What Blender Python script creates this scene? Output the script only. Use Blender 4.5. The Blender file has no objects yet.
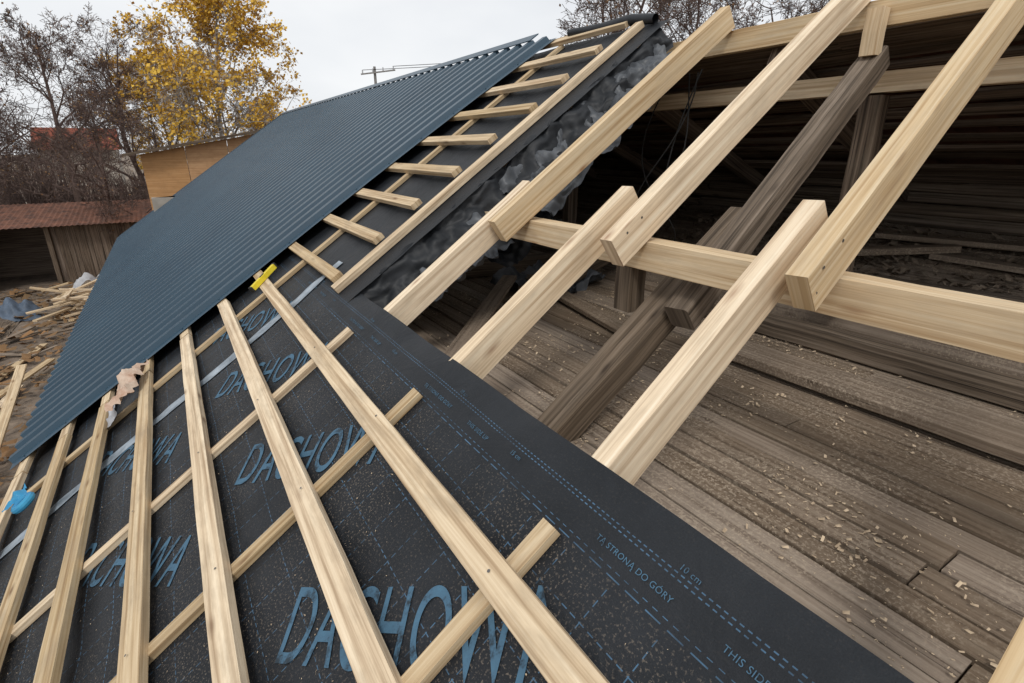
import bpy, bmesh, math, random
from mathutils import Vector, Matrix, noise
random.seed(7)
CZ=4.9
S=Vector((.8192,0,.5736)); N=Vector((-.5736,0,.8192)); Y=Vector((0,1,0)); UP=Vector((0,0,1))
def W(s,y,n): return S*s+Y*y+N*n+Vector((0,0,CZ))
def V(x,y,z): return Vector((x,y,z+CZ))
scn=bpy.context.scene
col=scn.collection

# ---------------- materials ----------------
def newmat(name):
    m=bpy.data.materials.new(name); m.use_nodes=True
    nt=m.node_tree; b=nt.nodes['Principled BSDF']; return m,nt,b
def ramp(nt,stops,fac):
    r=nt.nodes.new('ShaderNodeValToRGB'); e=r.color_ramp.elements
    while len(e)<len(stops): e.new(.5)
    for i,(p,c) in enumerate(stops):
        e[i].position=p; e[i].color=(*c,1) if len(c)==3 else c
    nt.links.new(fac,r.inputs[0]); return r
def mixc(nt,bt,f,a,b):
    m=nt.nodes.new('ShaderNodeMix'); m.data_type='RGBA'; m.blend_type=bt
    for i,v in ((0,f),(6,a),(7,b)):
        if hasattr(v,'links'): nt.links.new(v,m.inputs[i])
        else: m.inputs[i].default_value=v if not isinstance(v,tuple) else (*v,1)[:4]
    return m.outputs[2]
def math_(nt,op,a,b=None,c=None):
    m=nt.nodes.new('ShaderNodeMath'); m.operation=op
    for i,v in enumerate((a,b,c)):
        if v is None: continue
        if hasattr(v,'links'): nt.links.new(v,m.inputs[i])
        else: m.inputs[i].default_value=v
    return m.outputs[0]
def mapping(nt,src,scale,loc=(0,0,0),rot=(0,0,0)):
    m=nt.nodes.new('ShaderNodeMapping'); nt.links.new(src,m.inputs[0])
    m.inputs['Scale'].default_value=scale; m.inputs['Location'].default_value=loc; m.inputs['Rotation'].default_value=rot
    return m.outputs[0]
def bump(nt,b,h,st=.3,d=.01):
    bm=nt.nodes.new('ShaderNodeBump'); bm.inputs['Strength'].default_value=st; bm.inputs['Distance'].default_value=d
    nt.links.new(h,bm.inputs['Height']); nt.links.new(bm.outputs[0],b.inputs['Normal'])
def noi(nt,vec,scale,detail=4,rough=.55,dist=0):
    n=nt.nodes.new('ShaderNodeTexNoise'); nt.links.new(vec,n.inputs['Vector'])
    n.inputs['Scale'].default_value=scale; n.inputs['Detail'].default_value=detail; n.inputs['Roughness'].default_value=rough; n.inputs['Distortion'].default_value=dist
    return n.outputs['Fac']

def wood(name,dark,mid,light,knot,grime=.35,grimecol=(.2,.17,.13),rough=.75,vary=.35,bs=.35,dust=None,knots=True,gr=(.30,.52,.74),grimefreq=(2.2,9,1),crack=0):
    m,nt,b=newmat(name)
    uv=nt.nodes.new('ShaderNodeUVMap').outputs[0]
    n1=noi(nt,mapping(nt,uv,(.55,30,1)),1.5,4,.62,.35)
    c=ramp(nt,[(gr[0],dark),(gr[1],mid),(gr[2],light)],n1).outputs[0]
    if knots:
        vo=nt.nodes.new('ShaderNodeTexVoronoi'); nt.links.new(mapping(nt,uv,(2.6,9,1)),vo.inputs['Vector']); vo.inputs['Scale'].default_value=1.0
        kn=ramp(nt,[(.05,(1,1,1)),(.10,(.45,.45,.45)),(.18,(0,0,0))],vo.outputs['Distance']).outputs[0]
        c=mixc(nt,'MIX',math_(nt,'MULTIPLY',kn,.85),c,knot)
    at=nt.nodes.new('ShaderNodeAttribute'); at.attribute_name='rnd'
    v=math_(nt,'ADD',math_(nt,'MULTIPLY',at.outputs['Fac'],vary),1-vary*.5)
    hs=nt.nodes.new('ShaderNodeHueSaturation'); nt.links.new(c,hs.inputs['Color']); nt.links.new(v,hs.inputs['Value'])
    nt.links.new(math_(nt,'ADD',math_(nt,'MULTIPLY',at.outputs['Fac'],-.3),1.12),hs.inputs['Saturation'])
    c=hs.outputs[0]
    g2=ramp(nt,[(.46,(0,0,0)),(.72,(1,1,1))],noi(nt,mapping(nt,uv,grimefreq),1.3,4,.7)).outputs[0]
    c=mixc(nt,'MIX',math_(nt,'MULTIPLY',g2,grime),c,grimecol)
    h=n1
    if crack:
        ck=ramp(nt,[(.30,(1,1,1)),(.36,(0,0,0))],noi(nt,mapping(nt,uv,(.8,38,1),(7,3,0)),1.2,3,.6,.2)).outputs[0]
        c=mixc(nt,'MIX',math_(nt,'MULTIPLY',ck,crack),c,(.018,.013,.01)); h=math_(nt,'SUBTRACT',n1,ck)
    if dust:
        tc=nt.nodes.new('ShaderNodeTexCoord')
        a=ramp(nt,[(.40,(.08,.08,.08)),(.64,(1,1,1))],noi(nt,tc.outputs['Object'],1.6,3,.6)).outputs[0]
        d=ramp(nt,[(.50,(0,0,0)),(.62,(1,1,1))],noi(nt,tc.outputs['Object'],75,2,.7)).outputs[0]
        c=mixc(nt,'MIX',math_(nt,'MULTIPLY',math_(nt,'MULTIPLY',a,d),.7),c,dust)
    nt.links.new(c,b.inputs['Base Color']); b.inputs['Roughness'].default_value=rough
    b.inputs['Specular IOR Level'].default_value=.2
    bump(nt,b,h,bs,.004)
    return m
M_fresh=wood('fresh_pine',(.47,.32,.18),(.69,.53,.34),(.79,.66,.47),(.30,.15,.07),grime=.5,grimecol=(.44,.35,.245),bs=.35,vary=.26,gr=(.33,.5,.68))
M_batten=wood('batten_pine',(.37,.25,.14),(.60,.455,.285),(.74,.60,.41),(.18,.095,.045),grime=.65,grimecol=(.32,.245,.165),vary=.42,bs=.4,gr=(.35,.5,.66))
M_old=wood('old_beam_wood',(.06,.045,.033),(.155,.118,.086),(.27,.215,.165),(.04,.028,.02),grime=.5,grimecol=(.09,.072,.056),bs=.8,vary=.3,gr=(.36,.5,.68),crack=.85)
M_floor=wood('weathered_floor_wood',(.125,.090,.063),(.22,.167,.122),(.31,.25,.19),(.07,.045,.03),grime=.55,grimecol=(.13,.102,.077),vary=.5,bs=.6,dust=(.47,.39,.30),grimefreq=(1.5,3,1),gr=(.32,.5,.72),crack=.6)
M_dark=wood('dark_rotten_wood',(.045,.032,.023),(.13,.094,.067),(.24,.18,.135),(.03,.02,.015),bs=.7,knots=False,vary=.9,gr=(.36,.5,.68),crack=.7)
M_osb=wood('osb_board',(.36,.18,.07),(.50,.28,.125),(.58,.36,.18),(.3,.16,.07),grime=.5,grimecol=(.33,.18,.085),vary=.14,knots=False,grimefreq=(3,4,1))

def simple(name,c,rough=.6,c2=None,scale=5,metal=0,bs=.2,det=4):
    m,nt,b=newmat(name)
    tc=nt.nodes.new('ShaderNodeTexCoord').outputs['Object']
    f=noi(nt,tc,scale,det,.65)
    c2=c2 or tuple(x*.6 for x in c)
    r=ramp(nt,[(.35,c2),(.65,c)],f)
    nt.links.new(r.outputs[0],b.inputs['Base Color']); b.inputs['Roughness'].default_value=rough; b.inputs['Metallic'].default_value=metal
    b.inputs['Specular IOR Level'].default_value=.25
    if bs: bump(nt,b,f,bs,.02)
    return m
M_rust=simple('rusty_sheet',(.22,.10,.065),.8,(.08,.045,.035),3)
M_plaster=simple('old_plaster',(.42,.38,.33),.9,(.3,.27,.23),2)
M_bark=simple('bark',(.15,.105,.088),.9,(.08,.056,.05),2,bs=0,det=1)
M_birchbark=simple('birch_bark',(.5,.47,.43),.8,(.14,.12,.11),3,bs=0,det=1)
M_leafy=simple('yellow_leaf',(.80,.52,.08),.6,(.58,.33,.04),.6,bs=0,det=1)
M_leafb=simple('brown_leaf',(.26,.14,.06),.7,(.14,.085,.04),.6,bs=0,det=1)
M_chip=simple('sawdust_chip',(.68,.54,.38),.8,(.42,.32,.22),30,bs=0,det=1)
M_foil=simple('grey_foil',(.13,.14,.155),.4,(.05,.055,.062),4)
M_black=simple('black_fabric',(.030,.033,.038),.5,(.016,.018,.021),5)
M_tape=simple('silver_tape',(.40,.46,.52),.45,(.12,.15,.18),4)
M_bag=simple('paper_rag',(.62,.50,.40),.8,(.42,.26,.18),9)
M_blue=simple('blue_plastic',(.05,.30,.50),.35,(.03,.2,.4),9)
M_yellow=simple('yellow_paint',(.80,.66,.05),.4,(.68,.52,.03),9)
M_tarp=simple('tarp',(.12,.16,.22),.5,(.06,.08,.11),2)
M_white=simple('white_sheet',(.5,.51,.53),.6,(.3,.3,.32),3)
M_wire=simple('cable',(.03,.03,.03),.5,bs=0)
M_nail=simple('nail_steel',(.20,.19,.18),.4,metal=.6,bs=0)
M_conc=simple('pole_concrete',(.3,.29,.28),.9,bs=0)
M_redroof=simple('red_roof',(.28,.08,.05),.8,bs=0)

# metal
m,nt,b=newmat('slate_blue_metal'); M_metal=m
tc=nt.nodes.new('ShaderNodeTexCoord').outputs['Object']
f=noi(nt,tc,.7,4,.6)
r=ramp(nt,[(.3,(.022,.054,.086)),(.7,(.033,.072,.108))],f)
fine=ramp(nt,[(.5,(0,0,0)),(.8,(1,1,1))],noi(nt,tc,7,4,.7)).outputs[0]
nt.links.new(mixc(nt,'MIX',math_(nt,'MULTIPLY',fine,.2),r.outputs[0],(.08,.10,.115)),b.inputs['Base Color'])
b.inputs['Roughness'].default_value=.38
b.inputs['Specular IOR Level'].default_value=.4

# membrane
m,nt,b=newmat('roof_membrane_fabric'); M_mem=m
uv=nt.nodes.new('ShaderNodeUVMap').outputs[0]   # u=y, v=s (metres)
sp=nt.nodes.new('ShaderNodeSeparateXYZ'); nt.links.new(uv,sp.inputs[0])
u_,v_=sp.outputs[0],sp.outputs[1]
base=ramp(nt,[(.3,(.008,.010,.013)),(.7,(.021,.024,.029))],noi(nt,uv,2.5,4,.65)).outputs[0]
fib=noi(nt,uv,260,2,.7)
base=mixc(nt,'MULTIPLY',.6,base,ramp(nt,[(.3,(.55,.55,.55)),(.7,(1.3,1.3,1.3))],fib).outputs[0])
def line(coord,spacing,width,off=0):
    q=math_(nt,'ABSOLUTE',math_(nt,'SUBTRACT',math_(nt,'FRACT',math_(nt,'DIVIDE',math_(nt,'ADD',coord,off),spacing)),.5))
    return math_(nt,'LESS_THAN',q,width/spacing/2)
def dash(coord,period,duty,off=0):
    return math_(nt,'LESS_THAN',math_(nt,'FRACT',math_(nt,'DIVIDE',math_(nt,'ADD',coord,off),period)),duty)
l1=math_(nt,'MULTIPLY',line(v_,.15,.0028),dash(u_,.03,.6))
l2=math_(nt,'MULTIPLY',line(u_,.15,.0028),dash(v_,.03,.6))
grid_=math_(nt,'MULTIPLY',math_(nt,'MAXIMUM',l1,l2),math_(nt,'LESS_THAN',v_,.03))
def one(s0,wd,per,duty):
    return math_(nt,'MULTIPLY',math_(nt,'LESS_THAN',math_(nt,'ABSOLUTE',math_(nt,'SUBTRACT',v_,s0)),wd/2),dash(u_,per,duty))
e=math_(nt,'MAXIMUM',math_(nt,'MAXIMUM',one(.150,.003,.018,.55),one(.138,.003,.018,.55)),math_(nt,'MAXIMUM',one(.045,.003,.06,.7),one(.06,.002,.028,.5)))
fade=ramp(nt,[(.35,(.15,.15,.15)),(.62,(1,1,1))],noi(nt,uv,6,4,.7)).outputs[0]
pr=math_(nt,'MULTIPLY',math_(nt,'MAXIMUM',math_(nt,'MULTIPLY',grid_,.75),math_(nt,'MULTIPLY',e,.75)),fade)
c=mixc(nt,'MIX',pr,base,(.09,.20,.33))
area=ramp(nt,[(.40,(0,0,0)),(.65,(1,1,1))],noi(nt,uv,1.7,3,.6)).outputs[0]
sp1=ramp(nt,[(.56,(0,0,0)),(.68,(1,1,1))],noi(nt,uv,120,2,.65)).outputs[0]
below=math_(nt,'LESS_THAN',v_,.04)
dst=math_(nt,'MULTIPLY',math_(nt,'MULTIPLY',math_(nt,'ADD',math_(nt,'MULTIPLY',area,.7),.2),sp1),math_(nt,'ADD',math_(nt,'MULTIPLY',below,.72),.10))
c=mixc(nt,'MIX',dst,c,(.20,.165,.13))
nt.links.new(c,b.inputs['Base Color']); b.inputs['Roughness'].default_value=.55; b.inputs['Specular IOR Level'].default_value=.28
bump(nt,b,math_(nt,'ADD',math_(nt,'MULTIPLY',noi(nt,uv,7,3,.5,.8),1.2),math_(nt,'MULTIPLY',fib,.10)),.5,.018)
m,nt,b=newmat('membrane_print'); M_print=m
tc=nt.nodes.new('ShaderNodeTexCoord').outputs['Object']
f=noi(nt,tc,14,4,.8)
nt.links.new(ramp(nt,[(.36,(.03,.045,.06)),(.48,(.065,.135,.205)),(.8,(.08,.18,.27))],f).outputs[0],b.inputs['Base Color']); b.inputs['Roughness'].default_value=.7
b.inputs['Specular IOR Level'].default_value=.22

# ground
m,nt,b=newmat('yard_soil'); M_ground=m
tc=nt.nodes.new('ShaderNodeTexCoord').outputs['Object']
c=ramp(nt,[(.35,(.12,.09,.068)),(.55,(.24,.19,.145)),(.7,(.15,.135,.075))],noi(nt,tc,.25,6,.7)).outputs[0]
c=mixc(nt,'MULTIPLY',.7,c,ramp(nt,[(.3,(.5,.5,.5)),(.7,(1.3,1.25,1.2))],noi(nt,tc,4,4,.7)).outputs[0])
nt.links.new(c,b.inputs['Base Color']); b.inputs['Roughness'].default_value=.95; bump(nt,b,noi(nt,tc,3,5,.7),.6,.08)

# ---------------- mesh builder ----------------
class MB:
    def __init__(s): s.v=[];s.f=[];s.uv=[];s.r=[]
    def quad(s,pts,uvs=None,r=.5):
        i=len(s.v); s.v+=[Vector(p) for p in pts]; s.f.append(tuple(range(i,i+len(pts)))); s.uv.append(uvs or [(p[0],p[1]) for p in pts]); s.r+=[r]*len(pts)
    def board(s,p0,p1,w,t,up,bow=.004,c=.002,seg=None,rnd=None,wob=0):
        p0=Vector(p0);p1=Vector(p1); X=(p1-p0); L=X.length; X.normalize()
        Z=(up-X*up.dot(X)).normalized(); Yv=Z.cross(X)
        seg=seg or max(2,int(L/(.15 if wob else .3))); rnd=random.random() if rnd is None else rnd
        ou,ov=random.uniform(0,50),random.uniform(0,50)
        hw,ht=w/2,t/2; c=min(c,hw*.4,ht*.4)
        cs=[(-hw+c,ht),(hw-c,ht),(hw,ht-c),(hw,-ht+c),(hw-c,-ht),(-hw+c,-ht),(-hw,-ht+c),(-hw,ht-c)]
        per=[0]
        for k in range(8):
            a=cs[k];bb=cs[(k+1)%8]; per.append(per[-1]+math.hypot(a[0]-bb[0],a[1]-bb[1]))
        by=random.uniform(-bow,bow);bz=random.uniform(-bow,bow)*.7; base=len(s.v); sd=random.uniform(0,99)
        for j in range(seg+1):
            q=j/seg; o=p0+X*(L*q)+Yv*(by*math.sin(math.pi*q))+Z*(bz*math.sin(math.pi*q))
            k=1+.025*noise.noise(Vector((q*L*2,sd,0)))
            for ci,(cy,cz) in enumerate(cs):
                dy=dz=0
                if wob:
                    dy=wob*noise.noise(Vector((q*L*3.5,sd,ci//2*3.1))); dz=wob*noise.noise(Vector((q*L*3.5,sd+40,ci//2*3.1)))
                s.v.append(o+Yv*(cy*k+dy)+Z*(cz*k+dz)); s.r.append(rnd)
        for j in range(seg):
            for k in range(8):
                a=base+j*8+k;b2=base+j*8+(k+1)%8
                s.f.append((a,b2,b2+8,a+8)); u0,u1=ou+L*j/seg,ou+L*(j+1)/seg
                s.uv.append([(u0,ov+per[k]),(u0,ov+per[k+1]),(u1,ov+per[k+1]),(u1,ov+per[k])])
        s.f.append(tuple(base+k for k in reversed(range(8)))); s.uv.append([(ou+cs[k][1]*.3,ov+cs[k][0]) for k in reversed(range(8))])
        e=base+seg*8
        s.f.append(tuple(e+k for k in range(8))); s.uv.append([(ou+cs[k][1]*.3,ov+cs[k][0]) for k in range(8)])
    def tube(s,pts,rads,k=5,r=.5):
        base=len(s.v)
        for i,p in enumerate(pts):
            d=(pts[min(i+1,len(pts)-1)]-pts[max(i-1,0)]).normalized()
            a=d.orthogonal().normalized(); b2=d.cross(a)
            for q in range(k):
                an=2*math.pi*q/k; s.v.append(p+(a*math.cos(an)+b2*math.sin(an))*rads[i]); s.r.append(r)
        for i in range(len(pts)-1):
            for q in range(k):
                a=base+i*k+q;b2=base+i*k+(q+1)%k
                s.f.append((a,b2,b2+k,a+k)); s.uv.append([(0,0)]*4)
    def obj(s,name,mat,origin=None,smooth=False,parent=None,mats=None,midx=None):
        o0=Vector(origin) if origin is not None else Vector((0,0,0))
        me=bpy.data.meshes.new(name); me.from_pydata([v-o0 for v in s.v],[],s.f)
        uvl=me.uv_layers.new(name='UVMap'); fl=[c for u in s.uv for p in u for c in p]
        uvl.data.foreach_set('uv',fl)
        at=me.attributes.new('rnd','FLOAT','POINT'); at.data.foreach_set('value',s.r)
        me.materials.append(mat)
        if mats:
            for mm in mats: me.materials.append(mm)
            me.polygons.foreach_set('material_index',midx)
        if smooth: me.polygons.foreach_set('use_smooth',[True]*len(me.polygons))
        me.update()
        o=bpy.data.objects.new(name,me); o.location=o0; col.objects.link(o)
        if parent: o.parent=parent; o.matrix_parent_inverse=parent.matrix_world.inverted()
        return o
def single(name,p0,p1,w,t,up,mat,**k):
    mb=MB(); mb.board(p0,p1,w,t,up,**k); return mb.obj(name,mat,origin=p0)
def rb(name,s0,y0,s1,y1,ntop,w,t,mat,n2=None,**k):
    n2=ntop if n2 is None else n2
    return single(name,W(s0,y0,ntop-t/2),W(s1,y1,n2-t/2),w,t,N,mat,**k)

# ---------------- membrane ----------------
RAF=[-2.5,-1.65,-.8,.03,.9,1.78,2.66,3.4,4.3,5.2,6.1,7,7.9,8.8,9.7,10.6,11.5,12.4,13.3,14.2,15.1,16,16.9,17.8]
def sag(s,y):
    d=min(abs(y-r) for r in RAF)
    q=min(d/.45,1)
    n=-.012*q*q + .008*noise.noise(Vector((s*2.2,y*2.2,3)))*q+.005*noise.noise(Vector((s*7,y*7,1)))*q
    if y<3.1 and s>.12: n-=(s-.12)**2*1.3*q+ .015*q*noise.noise(Vector((y*2,0,0)))*(s-.12)/.13
    return -1.15+n
mb=MB()
def grid(s0,s1,y0,y1,ds,dy,fn,mb):
    ns=int(round((s1-s0)/ds)); ny=int(round((y1-y0)/dy)); base=len(mb.v)
    for i in range(ns+1):
        for j in range(ny+1):
            s=s0+(s1-s0)*i/ns; y=y0+(y1-y0)*j/ny
            mb.v.append(fn(s,y)); mb.r.append(.5)
    for i in range(ns):
        for j in range(ny):
            a=base+i*(ny+1)+j; c=[(i,j),(i+1,j),(i+1,j+1),(i,j+1)]
            mb.f.append((a,a+ny+1,a+ny+2,a+1))
            mb.uv.append([(y0+(y1-y0)*q/ny,s0+(s1-s0)*p/ns) for p,q in c])
fn=lambda s,y:W(s,y,sag(s,y))
def fne(s,y):
    return W(s+(.012*noise.noise(Vector((y*1.3,5,0))) if s>.24 else 0),y,sag(s,y))
grid(-2.45,.25,-3.5,3.1,.05,.05,fne,mb)
grid(-2.45,3.2,3.1,5.2,.05,.05,fn,mb)
grid(-2.45,3.2,5.2,18,.3,.3,fn,mb)
membrane=mb.obj('roofing_membrane',M_mem,smooth=True)

# printed text
def text_mesh(body,size,sx,origin,ang,sh=0,thick=0):
    cu=bpy.data.curves.new('t','FONT'); cu.body=body; cu.size=size; cu.space_character=1.08; cu.shear=sh; cu.offset=thick
    ob=bpy.data.objects.new('t',cu); col.objects.link(ob)
    dg=bpy.context.evaluated_depsgraph_get(); me=bpy.data.meshes.new_from_object(ob.evaluated_get(dg))
    bpy.data.objects.remove(ob)
    bm=bmesh.new(); bm.from_mesh(me)
    for v in bm.verts: v.co.x*=sx
    L=max(v.co.x for v in bm.verts); H=size
    bmesh.ops.triangulate(bm,faces=bm.faces[:])
    st=.05
    k=st
    while k<L:
        bmesh.ops.bisect_plane(bm,geom=bm.verts[:]+bm.edges[:]+bm.faces[:],plane_co=(k,0,0),plane_no=(1,0,0)); k+=st
    k=st
    while k<H:
        bmesh.ops.bisect_plane(bm,geom=bm.verts[:]+bm.edges[:]+bm.faces[:],plane_co=(0,k,0),plane_no=(0,1,0)); k+=st
    dx=(math.sin(ang),-math.cos(ang)); dyv=(math.cos(ang),math.sin(ang))
    bm.verts.index_update()
    vs=[]
    for v in bm.verts:
        s=origin[0]+dx[0]*v.co.x+dyv[0]*v.co.y; y=origin[1]+dx[1]*v.co.x+dyv[1]*v.co.y
        vs.append(W(s,y,sag(s,y)+.0035))
    fs=[tuple(v.index for v in f.verts) for f in bm.faces]
    bm.free(); return vs,fs
tb=MB()
def addtext(*a,**k):
    vs,fs=text_mesh(*a,**k); b0=len(tb.v); tb.v+=vs; tb.r+=[.5]*len(vs)
    for f in fs: tb.f.append(tuple(b0+i for i in f)); tb.uv.append([(0,0)]*len(f))
A=math.radians(40)
for k in range(-3,4):
    y0=1.33+1.02*k
    if y0<4.7: addtext('DACHOWA',.31,.54,(-.80,y0),A,sh=-.22,thick=.001)
    if y0+.45<4.7: addtext('DACHOWA',.31,.54,(-1.75,y0+.45),A,sh=-.22,thick=.001)
for k in range(-2,4):
    y0=.78+k*1.05
    addtext('TĄ STRONĄ DO GÓRY',.021,1.0,(.088,y0),0.0)
    addtext('THIS SIDE UP',.021,1.0,(.088,y0-.36),0.0)
    addtext('10 cm',.021,1.0,(.158,y0-.20),0.0)
    addtext('15 cm',.021,1.0,(.108,y0-.62),0.0)
tb.obj('printed_text',M_print,parent=membrane)

mb=MB(); 
def ft(s,y): return W(s,y+.02*math.sin(s*3),sag(s,y)+.006+.004*noise.noise(Vector((s*9,y*9,0))))
grid(-2.45,.35,3.72,3.84,.05,.04,ft,mb); mb.obj('seam_tape',M_tape,smooth=True)

# ---------------- counter battens / battens ----------------
nails=MB()
def nail(p,n,r=.005):
    t1=n.orthogonal().normalized(); t2=n.cross(t1)
    nails.quad([p+n*.0015+(t1*math.cos(a)+t2*math.sin(a))*r for a in [k*math.pi/3 for k in range(6)]])
CB=[-1.65,-.8,.0,.89,1.80,2.72]
for i,y in enumerate(CB):
    e=.05+random.uniform(-.02,.02)
    rb('counter_batten',-2.44,y+random.uniform(-.01,.01),e,y,-1.118,.055,.03,M_batten,wob=.002)
rb('counter_batten',.16,3.34,3.15,3.33,-1.10,.075,.045,M_batten,wob=.002)
rb('counter_batten',-2.44,4.35,3.15,4.3,-1.118,.055,.03,M_batten)
BS=[-.142+.368*k for k in range(-6,10)]
for i,s in enumerate(BS):
    k=i-6
    if k<=0:
        y1=[4.7,4.72,4.7,4.6,4.72,4.8,4.55][i]
        rb('roof_batten',s+random.uniform(-.012,.012),-3.2,s+random.uniform(-.008,.008),y1,-1.078,.088,.038,M_batten,bow=.012,wob=.0025)
        rb('roof_batten',s,y1+.02,s,17.9,-1.078,.08,.038,M_batten)
        for y in CB[2:]: 
            nail(W(s+random.uniform(-.02,.02),y+random.uniform(-.01,.01),-1.076),N)
    else:
        rb('roof_batten',s+random.uniform(-.01,.01),3.44+random.uniform(-.05,.05),s,17.9,-1.078,.08,.038,M_batten,wob=.002)

# ---------------- rafters ----------------
rb('rafter',-2.3,.78,1.38,.99,-1.155,.07,.14,M_fresh,wob=.0025)
rb('rafter',1.04,.845,3.2,1.0,-1.150,.07,.14,M_fresh,wob=.0025)
rb('rafter',-2.3,1.70,1.38,1.86,-1.155,.07,.14,M_fresh,wob=.0025)
rb('rafter',1.03,1.665,3.22,1.76,-1.150,.07,.14,M_fresh,wob=.0025)
rb('rafter',-2.3,2.6,1.36,2.68,-1.155,.07,.14,M_fresh,wob=.0025)
rb('rafter',1.0,2.575,3.16,2.6,-1.150,.07,.14,M_fresh,wob=.0025)
rb('rafter',-2.3,.0,1.38,.1,-1.155,.07,.14,M_fresh,wob=.0025)
rb('rafter',1.04,-.02,3.2,.05,-1.150,.07,.14,M_fresh,wob=.0025)
rb('rafter',-2.3,-.85,3.2,-.8,-1.155,.07,.14,M_fresh)
rb('rafter',-2.3,3.42,3.15,3.32,-1.165,.07,.14,M_fresh)
for y in RAF[8:]: rb('rafter',-2.3,y,3.15,y,-1.17,.07,.14,M_fresh)
for (s0,yy) in ((1.1,.85),(1.22,.86),(1.1,1.67),(1.2,1.675),(1.08,2.58)):
    for dd in (-.035,.02): nail(W(s0+dd,yy-.036,-1.20+dd),-Y,.006)
nails.obj('nail_heads',M_nail)
px,pz=1.80,-.37
single('purlin',V(px,-3,pz-.070),V(px-.02,3.55,pz-.070),.12,.125,UP,M_fresh,wob=.003)
single('support_post',V(px-.02,1.78,-.505),V(px-.02,1.78,-.72),.10,.10,Y,M_old)
single('ridge_beam',V(3.36,-3,.675),V(3.36,3.7,.675),.06,.13,UP,M_fresh,wob=.003)
single('ridge_purlin',V(3.62,-3,.37),V(3.62,4.2,.37),.09,.11,UP,M_fresh,wob=.003)
rb('old_rafter',.18,1.57,1.75,1.62,-1.54,.14,.14,M_old,c=.01,wob=.008)
rb('old_rafter',1.05,1.45,3.05,1.68,-1.50,.12,.12,M_old,c=.01,wob=.008)
single('short_post',V(3.28,1.66,.47),V(3.28,1.66,.69),.07,.08,Y,M_fresh)
for y in (4.4,6,7.6): rb('old_rafter',.3,y,3.05,y,-1.5,.13,.13,M_old,c=.01,wob=.008)

# ---------------- attic floor ----------------
FZ=-1.15
mb=MB(); x=.60
while x<3.75:
    w=random.uniform(.125,.155)
    y=-3.2-random.uniform(0,1.5)
    while y<9:
        L=random.uniform(3.5,5.5)
        z=FZ-.015+random.uniform(-.005,.005)
        mb.board(V(x+w/2,y,z),V(x+w/2,min(y+L,9.5)-.006,z),w-random.uniform(.010,.018),.028,UP,bow=.003,c=.003,wob=.0025)
        y+=L
    x+=w
mb.board(V(2.25,-4,FZ-.07),V(2.25,9.5,FZ-.07),3.3,.03,UP)
mb.obj('attic_floor',M_floor)
mb=MB(); x0,z0,x1,z1=3.75,-1.06,6.35,-.50
dv=Vector((x1-x0,0,z1-z0)); Ld=dv.length; dv.normalize(); dn=Vector((-dv.z,0,dv.x)); q=0
while q<Ld:
    w=random.uniform(.12,.17); c0=Vector((x0,0,z0+CZ))+dv*(q+w/2)+dn*random.uniform(-.012,.006)
    y=-4-random.random()
    while y<10:
        L=random.uniform(2,4.5); mb.board(c0+Y*y,c0+Y*(y+L-.01),w-.012,.03,dn,wob=.004); y+=L
    q+=w
mb.board(V(3.72,-4,-1.1),V(3.72,10,-1.1),.06,.12,UP)
mb.obj('sloping_deck',M_floor)
single('old_plank',V(2.72,-3,-1.10),V(2.66,1.78,-1.10),.24,.06,UP,M_floor,c=.008,wob=.006)
single('old_beam',V(3.25,-2,-1.08),V(3.2,2.6,-1.08),.12,.13,UP,M_old,c=.01,wob=.008)
single('old_plank',V(2.35,2.2,-1.12),V(2.9,5.0,-1.10),.14,.03,UP,M_floor)
single('old_plank',V(4.3,.6,-.86),V(4.1,3.6,-.90),.12,.04,UP,M_old)
single('old_plank',V(5.0,1.6,-.70),V(4.2,2.5,-.80),.12,.05,UP,M_floor)
single('old_plank',V(5.3,-.2,-.64),V(5.1,2.2,-.68),.16,.04,UP,M_floor)
single('old_plank',V(4.7,-.6,-.78),V(4.9,1.7,-.76),.14,.04,UP,M_floor)
single('old_beam',V(2.2,3.3,-1.07),V(4.3,4.1,-.8),.14,.14,UP,M_old,wob=.008)
single('old_beam',V(1.2,4.6,-1.07),V(3.6,4.3,-1.07),.14,.14,UP,M_old,wob=.008)
single('old_plank',V(1.15,2.5,-1.12),V(2.3,3.7,-1.0),.12,.03,UP,M_floor)

# ---------------- opposite old roof ----------------
tx,tz,bx,bz=3.44,.70,6.75,-.72
dv=Vector((bx-tx,0,bz-tz)); Ld=dv.length; dv.normalize(); dn=Vector((-dv.z,0,dv.x))
mb=MB()
O=Vector((tx,0,tz+CZ)); ny=180
for j in range(ny):
    ya=-4+22*j/ny; yb=-4+22*(j+1)/ny; h=.02 if j%2 else 0; h2=.02-h
    a=O+Y*ya+dn*h; b2=O+Y*yb+dn*h2
    mb.quad([a,b2,b2+dv*Ld,a+dv*Ld])
old_roof=mb.obj('old_sheet_roof',M_rust)
mb=MB(); q=.1
while q<Ld:
    w=random.choice((.05,.07,.1,.14)); c0=O+dv*q-dn*(.03+random.uniform(0,.03))
    y=-4
    while y<17.5:
        L=random.uniform(2,4); mb.board(c0+Y*y,c0+Y*(y+L)+dn*random.uniform(-.015,.01),w,.03,dn,bow=.015,wob=.004); y+=L
    q+=random.uniform(.15,.22)
mb.obj('old_roof_laths',M_dark)
for y in (-1.9,-.5,.9,2.3,3.7,5.1,6.5):
    single('old_rafter',O+Y*y-dn*.12+dv*.05,O+Y*y-dn*.12+dv*Ld,.11,.13,dn,M_dark,c=.01,wob=.008)
for y in (-1.2,1.75,4.6): single('old_post',V(3.62,y,-1.0),V(3.62,y,.30),.12,.12,Y,M_dark,c=.01,wob=.008)
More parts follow.
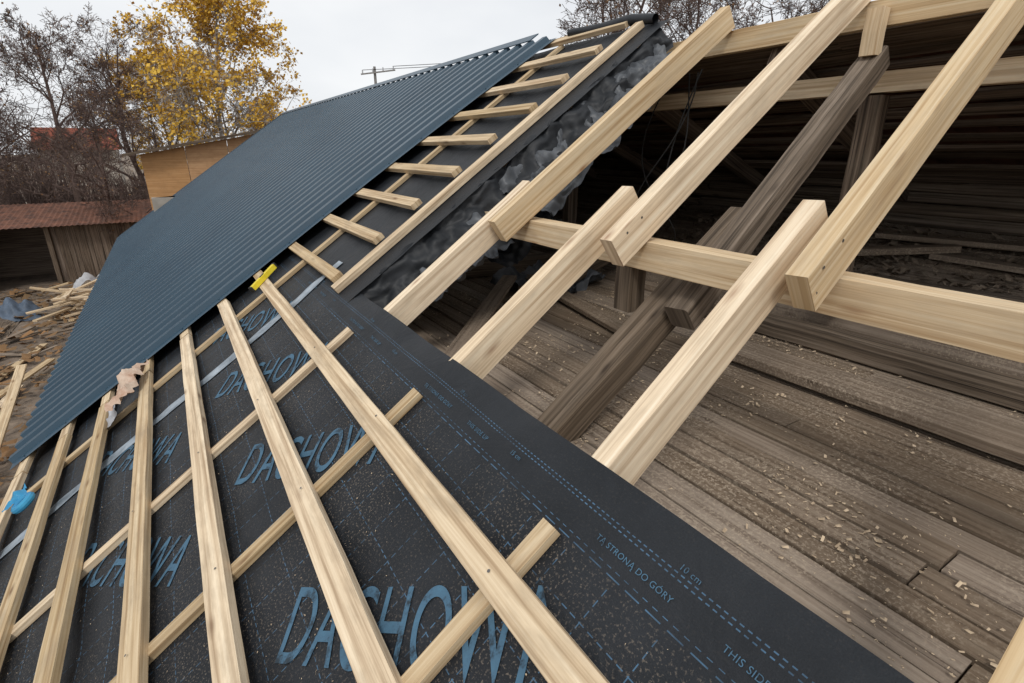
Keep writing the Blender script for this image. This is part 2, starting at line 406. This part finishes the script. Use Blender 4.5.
# stacked dark logs forming the low back wall
mb=MB()
for i in range(7):
    r=.052; z=-.585+.098*i; x=5.62+random.uniform(-.02,.02)-.012*i
    y=-4
    while y<9:
        L=random.uniform(3,5); n=int(L/.25); pts=[]; rr_=[]; sd=random.uniform(0,99)
        for j in range(n+1):
            yy=y+L*j/n-.0; pts.append(V(x+.02*noise.noise(Vector((yy,sd,0))),yy,z+.018*noise.noise(Vector((yy*.8,sd,5))))); rr_.append(r*(1+.12*noise.noise(Vector((yy*2,sd,9)))))
        b0=len(mb.f); mb.tube(pts,rr_,9,random.random())
        for fi in range(b0,len(mb.f)):
            seg_i=(fi-b0)//9; k=(fi-b0)%9; u0=y+L*seg_i/n+i; u1=u0+L/n
            mb.uv[fi]=[(u0,k*.036+i),(u0,(k+1)*.036+i),(u1,(k+1)*.036+i),(u1,k*.036+i)]
        y+=L
mb.obj('log_wall',M_old,smooth=True)

# ---------------- metal roof ----------------
mb=MB(); y=4.95; pitch=.22; prof=[(0,0),(.115,0),(.132,.038),(.198,.038),(.22,0)]
pts=[]
while y<18.1:
    for (a,h) in prof[:-1]: pts.append((y+a,h))
    y+=pitch
pts.append((y,0))
def sk(s): return -.06*(s+2.47)-(.03*(s-.5)**2 if s>.5 else 0)
sl=[-2.47,-1.3,-.1,.5,1.1,1.6,2.1,2.6,3.2]
for j in range(len(pts)-1):
    for k in range(len(sl)-1):
        a,b2=pts[j],pts[j+1]; k0,k1=sk(sl[k]),sk(sl[k+1])
        mb.quad([W(sl[k],a[0]+k0,-1.068+a[1]),W(sl[k+1],a[0]+k1,-1.068+a[1]),W(sl[k+1],b2[0]+k1,-1.068+b2[1]),W(sl[k],b2[0]+k0,-1.068+b2[1])])
metal=mb.obj('metal_roof_sheet',M_metal)
mb=MB()
for s in BS:
    for j in range(int(13.0/.44)):
        yy=4.95+.057+.44*j+sk(s); p=W(s,yy,-1.064)
        mb.board(p,p+N*.006,.012,.012,Y,seg=1,c=.003)
mb.obj('roof_screws',M_metal,parent=metal)
mb=MB()
mb.board(W(-2.4,18.25,-1.1),W(3.2,18.0,-1.1),.04,.14,N); mb.board(W(3.23,4.75,-1.02),W(3.23,18.0,-1.02),.12,.01,N)
mb.obj('ridge_cap',M_metal,parent=metal)
mb=MB(); mb.tube([W(3.18,3.2,-1.12),W(3.2,3.45,-1.09),W(3.2,3.8,-1.09),W(3.2,4.2,-1.06)],[.035,.04,.035,.03],8)
mb.obj('membrane_roll',M_black,smooth=True)

# ---------------- cloth scraps ----------------
def cloth(name,c00,c10,c11,c01,nu,nv,amp,freq,mat,sagz=0,seed=0):
    mb=MB(); nrm=(c10-c00).cross(c01-c00).normalized()
    for i in range(nu+1):
        for j in range(nv+1):
            u,v=i/nu,j/nv
            p=c00*(1-u)*(1-v)+c10*u*(1-v)+c11*u*v+c01*(1-u)*v
            q=Vector((p.x*freq+seed,p.y*freq,p.z*freq))
            d=noise.noise(q)+.6*abs(noise.noise(q*2.3))+.3*noise.noise(q*5)
            lat=noise.noise_vector(q*1.4)
            p=p+nrm*d*amp+lat*amp*.6; p.z-=sagz*math.sin(math.pi*u)*math.sin(math.pi*v)
            mb.v.append(p); mb.r.append(.5)
    for i in range(nu):
        for j in range(nv):
            a=i*(nv+1)+j; mb.f.append((a,a+nv+1,a+nv+2,a+1)); mb.uv.append([(i/nu,j/nv),((i+1)/nu,j/nv),((i+1)/nu,(j+1)/nv),(i/nu,(j+1)/nv)])
    return mb.obj(name,mat,smooth=True)
cloth('hanging_membrane',W(.2,3.14,-1.155),W(3.15,3.14,-1.155),W(3.1,3.02,-1.30),W(.2,2.98,-1.36),120,16,.05,7,M_black)
cloth('membrane_scrap',W(1.35,3.12,-1.22),W(3.0,3.1,-1.2),W(2.9,2.72,-1.30),W(1.4,2.75,-1.46),110,40,.07,7,M_foil,.06,3)
cloth('membrane_scrap',W(.45,3.3,-1.28),W(1.15,3.2,-1.26),W(1.1,2.76,-1.40),W(.45,2.78,-1.36),60,46,.09,7,M_foil,.04,9)
cloth('membrane_scrap',W(.95,3.3,-1.35),W(1.6,3.2,-1.35),W(1.5,2.75,-1.6),W(1.0,2.85,-1.55),50,40,.08,6,M_black,.05,12)
cloth('membrane_scrap',V(2.3,4.0,-1.05),V(3.2,4.2,-1.0),V(3.2,3.5,-1.05),V(2.4,3.3,-1.08),50,40,.12,5,M_foil,0,15)
cloth('paper_bag',W(-1.46,4.18,-1.03),W(-1.30,4.15,-1.02),W(-1.16,4.62,-1.02),W(-1.36,4.66,-1.04),26,26,.06,9,M_bag,-.07,4)
cloth('plastic_scrap',W(-1.62,4.2,-1.12),W(-1.45,4.2,-1.06),W(-1.45,4.45,-1.04),W(-1.6,4.5,-1.10),16,16,.03,9,M_white,0,8)
for k in range(4):
    mb=MB(); p=V(3.1,2.6+.1*k,.5); q=V(2.6+.2*k,2.9,-.75); pts=[]
    for i in range(16):
        t=i/15; pts.append(p.lerp(q,t)+Vector((.12*math.sin(t*5+k),.1*math.sin(t*7+2*k),-.2*math.sin(math.pi*t))))
    mb.tube(pts,[.005]*16,5); mb.obj('loose_cable',M_wire)
lv=bpy.data.objects.new('spirit_level',None); lv.location=W(-.13,4.5,-1.06); col.objects.link(lv); bpy.context.view_layer.update()
mb=MB(); mb.board(W(-.24,4.40,-1.055),W(.0,4.52,-1.055),.035,.04,N,bow=0); mb.obj('body',M_yellow,parent=lv)
mb=MB(); mb.board(W(-.25,4.395,-1.055),W(-.238,4.401,-1.055),.04,.045,N,bow=0,seg=1); mb.board(W(-.002,4.519,-1.055),W(.01,4.525,-1.055),.04,.045,N,bow=0,seg=1); mb.board(W(-.14,4.45,-1.052),W(-.10,4.47,-1.052),.02,.042,N,bow=0,seg=1); mb.obj('end_caps',M_wire,parent=lv)
bpy.ops.mesh.primitive_torus_add(major_radius=.05,minor_radius=.024,major_segments=28,minor_segments=10,location=W(-2.1,3.95,-1.05),rotation=(0,-math.radians(35),0))
o=bpy.context.object; o.name='tape_roll'; o.data.materials.append(M_blue)
cloth('work_glove',W(-2.2,3.95,-1.04),W(-2.08,4.0,-1.03),W(-2.08,4.13,-1.02),W(-2.2,4.1,-1.04),12,12,.03,12,M_blue,-.03,2)

# ---------------- sawdust ----------------
def chips(name,n,fnp,s0,s1,mat,nrm):
    mb=MB()
    for _ in range(n):
        r=fnp()
        if r is None: continue
        p=r; a=random.uniform(0,6.28); L=s0+(s1-s0)*random.random()**3; w=L*random.uniform(.25,.7)
        t1=nrm.orthogonal().normalized(); t2=nrm.cross(t1)
        d=(t1*math.cos(a)+t2*math.sin(a)+nrm*random.uniform(-.1,.5)).normalized(); e=nrm.cross(d).normalized()
        p=p+nrm*(L*.3)
        mb.quad([p-d*L/2-e*w/2,p+d*L/2-e*w/2,p+d*L/2+e*w/2+nrm*w*.3,p-d*L/2+e*w/2])
    return mb.obj(name,mat)
def pf():
    x=random.uniform(.6,3.7); y=random.uniform(-.8,5)
    if noise.noise(Vector((x*1.5,y*1.5,0)))+.6*noise.noise(Vector((x*5,y*5,4)))<random.uniform(-.15,.7): return None
    return V(x,y,FZ+.003)
chips('sawdust',42000,pf,.003,.020,M_chip,UP)
def pm():
    s=random.uniform(-2.4,.02); y=random.uniform(.1,4.8)
    if noise.noise(Vector((s*1.8,y*1.8,7)))<random.uniform(-.3,.7): return None
    return W(s,y,sag(s,y)+.001)
chips('sawdust',8000,pm,.002,.006,M_chip,N)
def pd():
    x=random.uniform(3.8,5.5); return V(x,random.uniform(-.5,5),-1.06+(x-3.75)*.2154+.02)
chips('debris',9000,pd,.008,.09,M_floor,UP)

# ---------------- house walls ----------------
house=bpy.data.objects.new('house',None); house.location=V(2,7,-4.9); col.objects.link(house); bpy.context.view_layer.update()
def wall(name,pa,pb,th,mat,parent=house):
    mb=MB(); x0,y0,z0=pa; x1,y1,z1=pb
    mb.board(V((x0+x1)/2,(y0+y1)/2,z0),V((x0+x1)/2,(y0+y1)/2,z1),abs(y1-y0),abs(x1-x0),Vector((1,0,0)),bow=0,c=.003,seg=2)
    return mb.obj(name,mat,parent=parent)
wall('front_wall',(-.75,-4,-4.9),(-.45,17.7,-2.05),.3,M_plaster)
wall('back_wall',(6.35,-4,-4.9),(6.6,17.7,-.85),.3,M_plaster)
wall('far_wall',(-.44,17.4,-4.9),(6.34,17.7,-1.2),.3,M_plaster)
wall('near_wall',(-.44,-4,-4.9),(6.34,-3.7,-1.3),.3,M_plaster)
mb=MB(); mb.quad([V(-.4,17.5,-1.2),V(6.5,17.5,-1.2),V(6.5,17.5,-.7),V(3.3,17.5,.68),V(-.4,17.5,-1.9)]); mb.obj('gable',M_plaster,parent=house)

# ---------------- OSB shed ----------------
shed=bpy.data.objects.new('osb_shed',None); shed.location=V(2,23,-4.9); col.objects.link(shed); bpy.context.view_layer.update()
mb=MB()
def osb(xa,xb):
    zt=lambda x:-.12+(x+.55)*.19
    mb.quad([V(xa,21,-4.9),V(xb,21,-4.9),V(xb,21,zt(xb)),V(xa,21,zt(xa))],[(xa,-4.9),(xb,-4.9),(xb,zt(xb)),(xa,zt(xa))],random.random())
x=-.55
while x<6: osb(x,x+1.235); x+=1.25
mb.quad([V(-.55,21,-4.9),V(-.55,27,-4.9),V(-.55,27,-.12),V(-.55,21,-.12)],None,.4)
mb.obj('walls',M_osb,parent=shed)
mb=MB()
mb.board(V(-1.0,24,-.14),V(6.4,24,1.27),6.8,.08,UP,bow=0)
mb.obj('roof',M_dark,parent=shed)

# ---------------- ground ----------------
mb=MB()
def gf(s,y): 
    d=math.hypot(s,y); return Vector((s,y,.12*noise.noise(Vector((s*.2,y*.2,0)))*(1 if d<60 else 0)))
grid(-25,45,-15,60,.9,.9,gf,mb)
mb.obj('ground',M_ground,smooth=True)
mb=MB(); mb.quad([Vector((-900,-900,-.2)),Vector((900,-900,-.2)),Vector((900,900,-.2)),Vector((-900,900,-.2))]); mb.obj('distant_ground',M_ground)

ls=bpy.data.objects.new('garden_shed',None); ls.location=V(-5,27,-4.9); col.objects.link(ls); bpy.context.view_layer.update()
mb=MB()
x=-13
while x<.2:
    if not(-6.0<x<-4.2): mb.board(V(x+.07,26,-4.95),V(x+.07,26,-2.65),.135,.03,Y,bow=.01)
    x+=.145
mb.obj('board_wall',M_dark,parent=ls)
mb=MB()
for k in range(175):   # corrugated sheets
    xa=-13.4+.08*k; h=.03*(k%2); h2=.03-h
    mb.quad([V(xa,25.4,-2.62+h),V(xa+.08,25.4,-2.62+h2),V(xa+.08,29.7,-2.10+h2),V(xa,29.7,-2.10+h)])
mb.obj('roof',M_rust,parent=ls)
mb=MB(); mb.board(V(-13.4,29.0,-3.8),V(.5,29.0,-3.8),.1,2.2,UP); mb.obj('back_wall',M_dark,parent=ls)
mb=MB()
for xx in (-10,-6.1,-4.1,-1): mb.board(V(xx,25.9,-4.9),V(xx,25.9,-2.65),.14,.14,Y)
mb.obj('posts',M_old,parent=ls)
mb=MB(); x=-30
while x<-13: mb.board(V(x,30,-4.9),V(x,30,-3.3),.12,.03,Y); x+=.15
mb.obj('board_fence',M_dark)
mb=MB()
for k in range(30):
    a=random.uniform(-.3,1.6); p=V(-3.2+random.uniform(-.6,.6),21.2+random.uniform(-1.0,1.0),-4.85+random.uniform(0,.7))
    d=Vector((math.cos(a),math.sin(a),random.uniform(-.3,.3)))*random.uniform(.25,.75)
    mb.board(p-d,p+d,.13,.05,UP)
mb.obj('timber_offcut_pile',M_batten)
mb=MB()
for k in range(60):
    a=random.uniform(0,3.1); p=V(random.uniform(-8,-1.5),random.uniform(15,25.5),-4.82+random.uniform(0,.05))
    d=Vector((math.cos(a),math.sin(a),random.uniform(-.1,.1)))*random.uniform(.2,.9)
    mb.board(p-d,p+d,random.uniform(.06,.16),.04,UP)
mb.obj('scattered_offcuts',M_floor)
for (a,bb) in [((-4.4,12,-4.8),(-3.1,15.8,-4.7)),((-4.2,14.5,-4.84),(-3.5,17.6,-4.8)),((-3.9,11,-4.8),(-3.5,14.5,-4.8)),((-3.2,9.5,-4.84),(-3.0,13,-3.9))]:
    single('loose_plank',V(*a),V(*bb),.16,.04,UP,M_batten)
def heap(name,c,rx,ry,h,mat,seed):
    mb=MB()
    def f(s,y):
        d=math.hypot(s,y); z=h*max(0,1-d**2)*(1+.6*noise.noise(Vector((s*3+seed,y*3,0))))+.08*abs(noise.noise(Vector((s*8,y*8,seed))))
        return Vector((c[0]+s*rx,c[1]+y*ry,z))
    grid(-1.05,1.05,-1.05,1.05,.07,.07,f,mb); return mb.obj(name,mat,smooth=True)
heap('tarp_heap',(-4.7,21.6,0),.7,.7,.5,M_tarp,1)
heap('covered_pile',(-3.0,24.6,0),.8,.5,.5,M_white,4)
heap('rubble_heap',(-6,20.5,0),1.4,1.6,.5,M_old,7)
heap('rubble_heap',(-2.6,23,0),.9,.9,.6,M_old,11)
def pg():
    return Vector((random.uniform(-9,0),random.uniform(7,26),.06))
chips('fallen_leaves',5000,pg,.06,.3,M_leafb,UP)

# ---------------- trees ----------------
def tree_mesh(name,seed,H,r0,kids,leaf=0,droop=0,leafsize=.12,spread=.9,mats=None,trunkfrac=.25,cut=-.12):
    rd=random.Random(seed); mb=MB(); mi=[]; tips=[]
    def rec(p,d,L,r,lev):
        seg=(9,6,4,3,2)[lev]; pts=[p.copy()]; rads=[r]
        for i in range(seg):
            wob=(.10,.22,.30,.35,.35)[lev]
            d=(d+Vector((rd.gauss(0,wob),rd.gauss(0,wob),rd.gauss(0,wob)*.6+(.06 if lev<2 else .03)-droop*lev*.06))).normalized()
            p=p+d*(L/seg); pts.append(p.copy()); rads.append(max(r*(1-.85*(i+1)/seg),.010))
        f0=len(mb.f); mb.tube(pts,rads,(8,6,4,3,3)[lev]); mi.extend([0]*(len(mb.f)-f0))
        if lev>=2: tips.append((pts,lev))
        if lev<len(kids):
            for q in range(kids[lev]):
                t=rd.uniform(trunkfrac if lev==0 else .15,1)
                fi=t*seg; i=min(int(fi),seg-1); pp=pts[i].lerp(pts[i+1],fi-i)
                ax=(pts[i+1]-pts[i]).normalized(); o=ax.orthogonal().normalized(); o.rotate(Matrix.Rotation(rd.uniform(0,6.28),3,ax))
                nd_=(ax*rd.uniform(.5,1.0)+o*spread*rd.uniform(.6,1.1)).normalized()
                fac=(.52*(1.15-t*.75) if lev==0 else .5*(1.2-.6*t))
                rec(pp,nd_,L*fac*rd.uniform(.75,1.2),max(rads[i]*.55,.011),lev+1)
    rec(Vector((0,0,-.2)),Vector((rd.gauss(0,.03),rd.gauss(0,.03),1)),H,r0,0)
    for _ in range(leaf):
        pts,lev=rd.choice(tips); i=rd.randrange(len(pts)-1); p=pts[i].lerp(pts[i+1],rd.random())+Vector((rd.gauss(0,.13),rd.gauss(0,.13),rd.gauss(0,.13)))
        if noise.noise(p*.55+Vector((seed,0,0)))<cut: continue
        n=Vector((rd.gauss(0,1),rd.gauss(0,1),rd.gauss(0,1))).normalized(); a=n.orthogonal().normalized()*leafsize*rd.uniform(.5,1.1); c=n.cross(a)*.7
        mb.quad([p-a,p-c,p+a,p+c]); mi.append(1)
    return mb.obj(name,mats[0],mats=mats[1:],midx=mi)
def place(o,x,y,z,rz=0,sc=1):
    o.location=(x,y,z); o.rotation_euler=(0,0,rz); o.scale=(sc,)*3; return o
def inst(src,name,x,y,z,rz,sc):
    o=bpy.data.objects.new(name,src.data); col.objects.link(o); return place(o,x,y,z,rz,sc)
bare=tree_mesh('bare_tree',3,12.5,.22,(16,9,7,4),leaf=1500,leafsize=.07,mats=[M_bark,M_leafb])
place(bare,-7.5,40,0,.5,1)
bare2=tree_mesh('bare_tree',11,11,.20,(18,9,7,4),leaf=900,leafsize=.07,spread=1.1,mats=[M_bark,M_leafb],trunkfrac=.18)
place(bare2,-4.2,36,0,1.0,.92)
inst(bare,'bare_tree',-1.0,44,0,2.4,.9)
inst(bare2,'bare_tree',-11,38,0,4.0,1.15)
inst(bare2,'bare_tree',-2.2,28.5,0,2.8,.62)
inst(bare2,'bare_tree',-6.5,30.5,0,5.8,.7)
birch=tree_mesh('birch_tree',21,14.8,.20,(28,9,6,3),leaf=24000,droop=.8,leafsize=.13,spread=.66,mats=[M_birchbark,M_leafy],trunkfrac=.25,cut=-.15)
place(birch,3.3,41,0,0,.95)
inst(birch,'birch_tree',.6,47,0,2,.70)
inst(bare,'bare_tree',22,24,0,2,1.12)
inst(bare2,'bare_tree',26,23,0,1,1.2)
inst(bare,'bare_tree',30,19,0,5,1.1)
root=bpy.data.objects.new('distant_trees',None); col.objects.link(root)
rr=random.Random(5)
for k in range(20):
    src=rr.choice((bare,bare2,bare2)); o=inst(src,'tree_%d'%k,rr.uniform(-34,12),rr.uniform(56,72),-.3,rr.uniform(0,6),rr.uniform(.5,.8)); o.parent=root
mb=MB(); 
for k in range(4500):
    p=Vector((rr.uniform(-34,10),rr.uniform(44,52),0)); h=rr.uniform(1.5,4.6)*(1+.4*noise.noise(Vector((p.x*.2,0,0))))
    q=p+Vector((rr.gauss(0,.7),rr.gauss(0,.7),h)); mb.tube([p,p.lerp(q,.5)+Vector((rr.gauss(0,.2),0,0)),q],[.04,.03,.012],3)
mb.obj('hedge',M_bark)
dh=bpy.data.objects.new('distant_house',None); dh.location=(-10,105,0); col.objects.link(dh); bpy.context.view_layer.update()
mb=MB(); mb.board(Vector((-10,105,0)),Vector((-10,105,5.2)),7,9,Vector((1,0,0)),bow=0,c=.01); mb.obj('walls',M_plaster,parent=dh)
mb=MB()
mb.quad([Vector((-15,101,5)),Vector((-5,101,5)),Vector((-5,105,8)),Vector((-15,105,8))]);mb.quad([Vector((-15,109,5)),Vector((-5,109,5)),Vector((-5,105,8)),Vector((-15,105,8))])
mb.quad([Vector((-14.5,101.4,5)),Vector((-14.5,108.6,5)),Vector((-14.5,105,7.9))]);mb.quad([Vector((-5.5,101.4,5)),Vector((-5.5,108.6,5)),Vector((-5.5,105,7.9))])
mb.obj('roof',M_redroof,parent=dh)

up=bpy.data.objects.new('utility_pole',None); up.location=(11,32,0); col.objects.link(up); bpy.context.view_layer.update()
mb=MB(); mb.tube([Vector((11,32,0)),Vector((11,32,9.3))],[.14,.07],10); mb.obj('post',M_conc,parent=up)
mb=MB(); mb.board(Vector((10.3,32.3,8.9)),Vector((11.9,31.2,9.1)),.07,.07,UP); mb.obj('crossarm',M_conc,parent=up)
mb=MB()
for t in (.05,.35,.65,.95):
    p=Vector((10.3,32.3,8.93)).lerp(Vector((11.9,31.2,9.13)),t); mb.tube([p,p+Vector((0,0,.18))],[.04,.03],6)
mb.obj('insulators',M_white,parent=up)
mb=MB()
for t in (.05,.95):
    p=Vector((10.3,32.3,9.1)).lerp(Vector((11.9,31.2,9.3)),t); q=Vector((34,20,13.0+t*.3)); pts=[p.lerp(q,i/20)-Vector((0,0,.8*math.sin(math.pi*i/20))) for i in range(21)]
    mb.tube(pts,[.018]*21,4)
mb.obj('wires',M_wire,parent=up)

# ---------------- world / light ----------------
w=bpy.data.worlds.new('World'); scn.world=w; w.use_nodes=True; nt=w.node_tree; bg=nt.nodes['Background']
sky=nt.nodes.new('ShaderNodeTexSky'); sky.sky_type='NISHITA'; sky.sun_disc=False
EL,AZ=math.radians(50),math.radians(215)
sky.sun_elevation=EL; sky.sun_rotation=AZ
tcw=nt.nodes.new('ShaderNodeTexCoord').outputs['Generated']
cl=noi(nt,mapping(nt,tcw,(1,1,2.5)),2.2,4,.55)
cc=ramp(nt,[(.3,(8.2,8.45,8.8)),(.7,(9.9,10.0,10.1))],cl).outputs[0]
mixo=mixc(nt,'MIX',.96,sky.outputs[0],cc)
nt.links.new(mixo,bg.inputs[0]); bg.inputs[1].default_value=.1
sd=bpy.data.lights.new('sun','SUN'); sd.energy=1.4; sd.angle=math.radians(14); sd.color=(1,.96,.90)
so=bpy.data.objects.new('sun',sd); col.objects.link(so)
dirv=Vector((math.sin(AZ)*math.cos(EL),math.cos(AZ)*math.cos(EL),math.sin(EL)))
so.rotation_euler=dirv.to_track_quat('Z','Y').to_euler()
# camera
cam=bpy.data.cameras.new('camera'); co=bpy.data.objects.new('camera',cam); col.objects.link(co)
cam.sensor_width=36; cam.lens=36*528/1024; cam.clip_start=.05; cam.clip_end=3000
R=Vector((.8471,-.5314,0)).normalized(); F=Vector((.4997,.7965,-.3404)).normalized(); U=R.cross(F)
Mx=Matrix((R,U,-F)).transposed().to_4x4(); Mx.translation=Vector((0,0,CZ)); co.matrix_world=Mx
scn.camera=co
scn.view_settings.view_transform='Standard'; scn.view_settings.look='None'; scn.view_settings.exposure=0
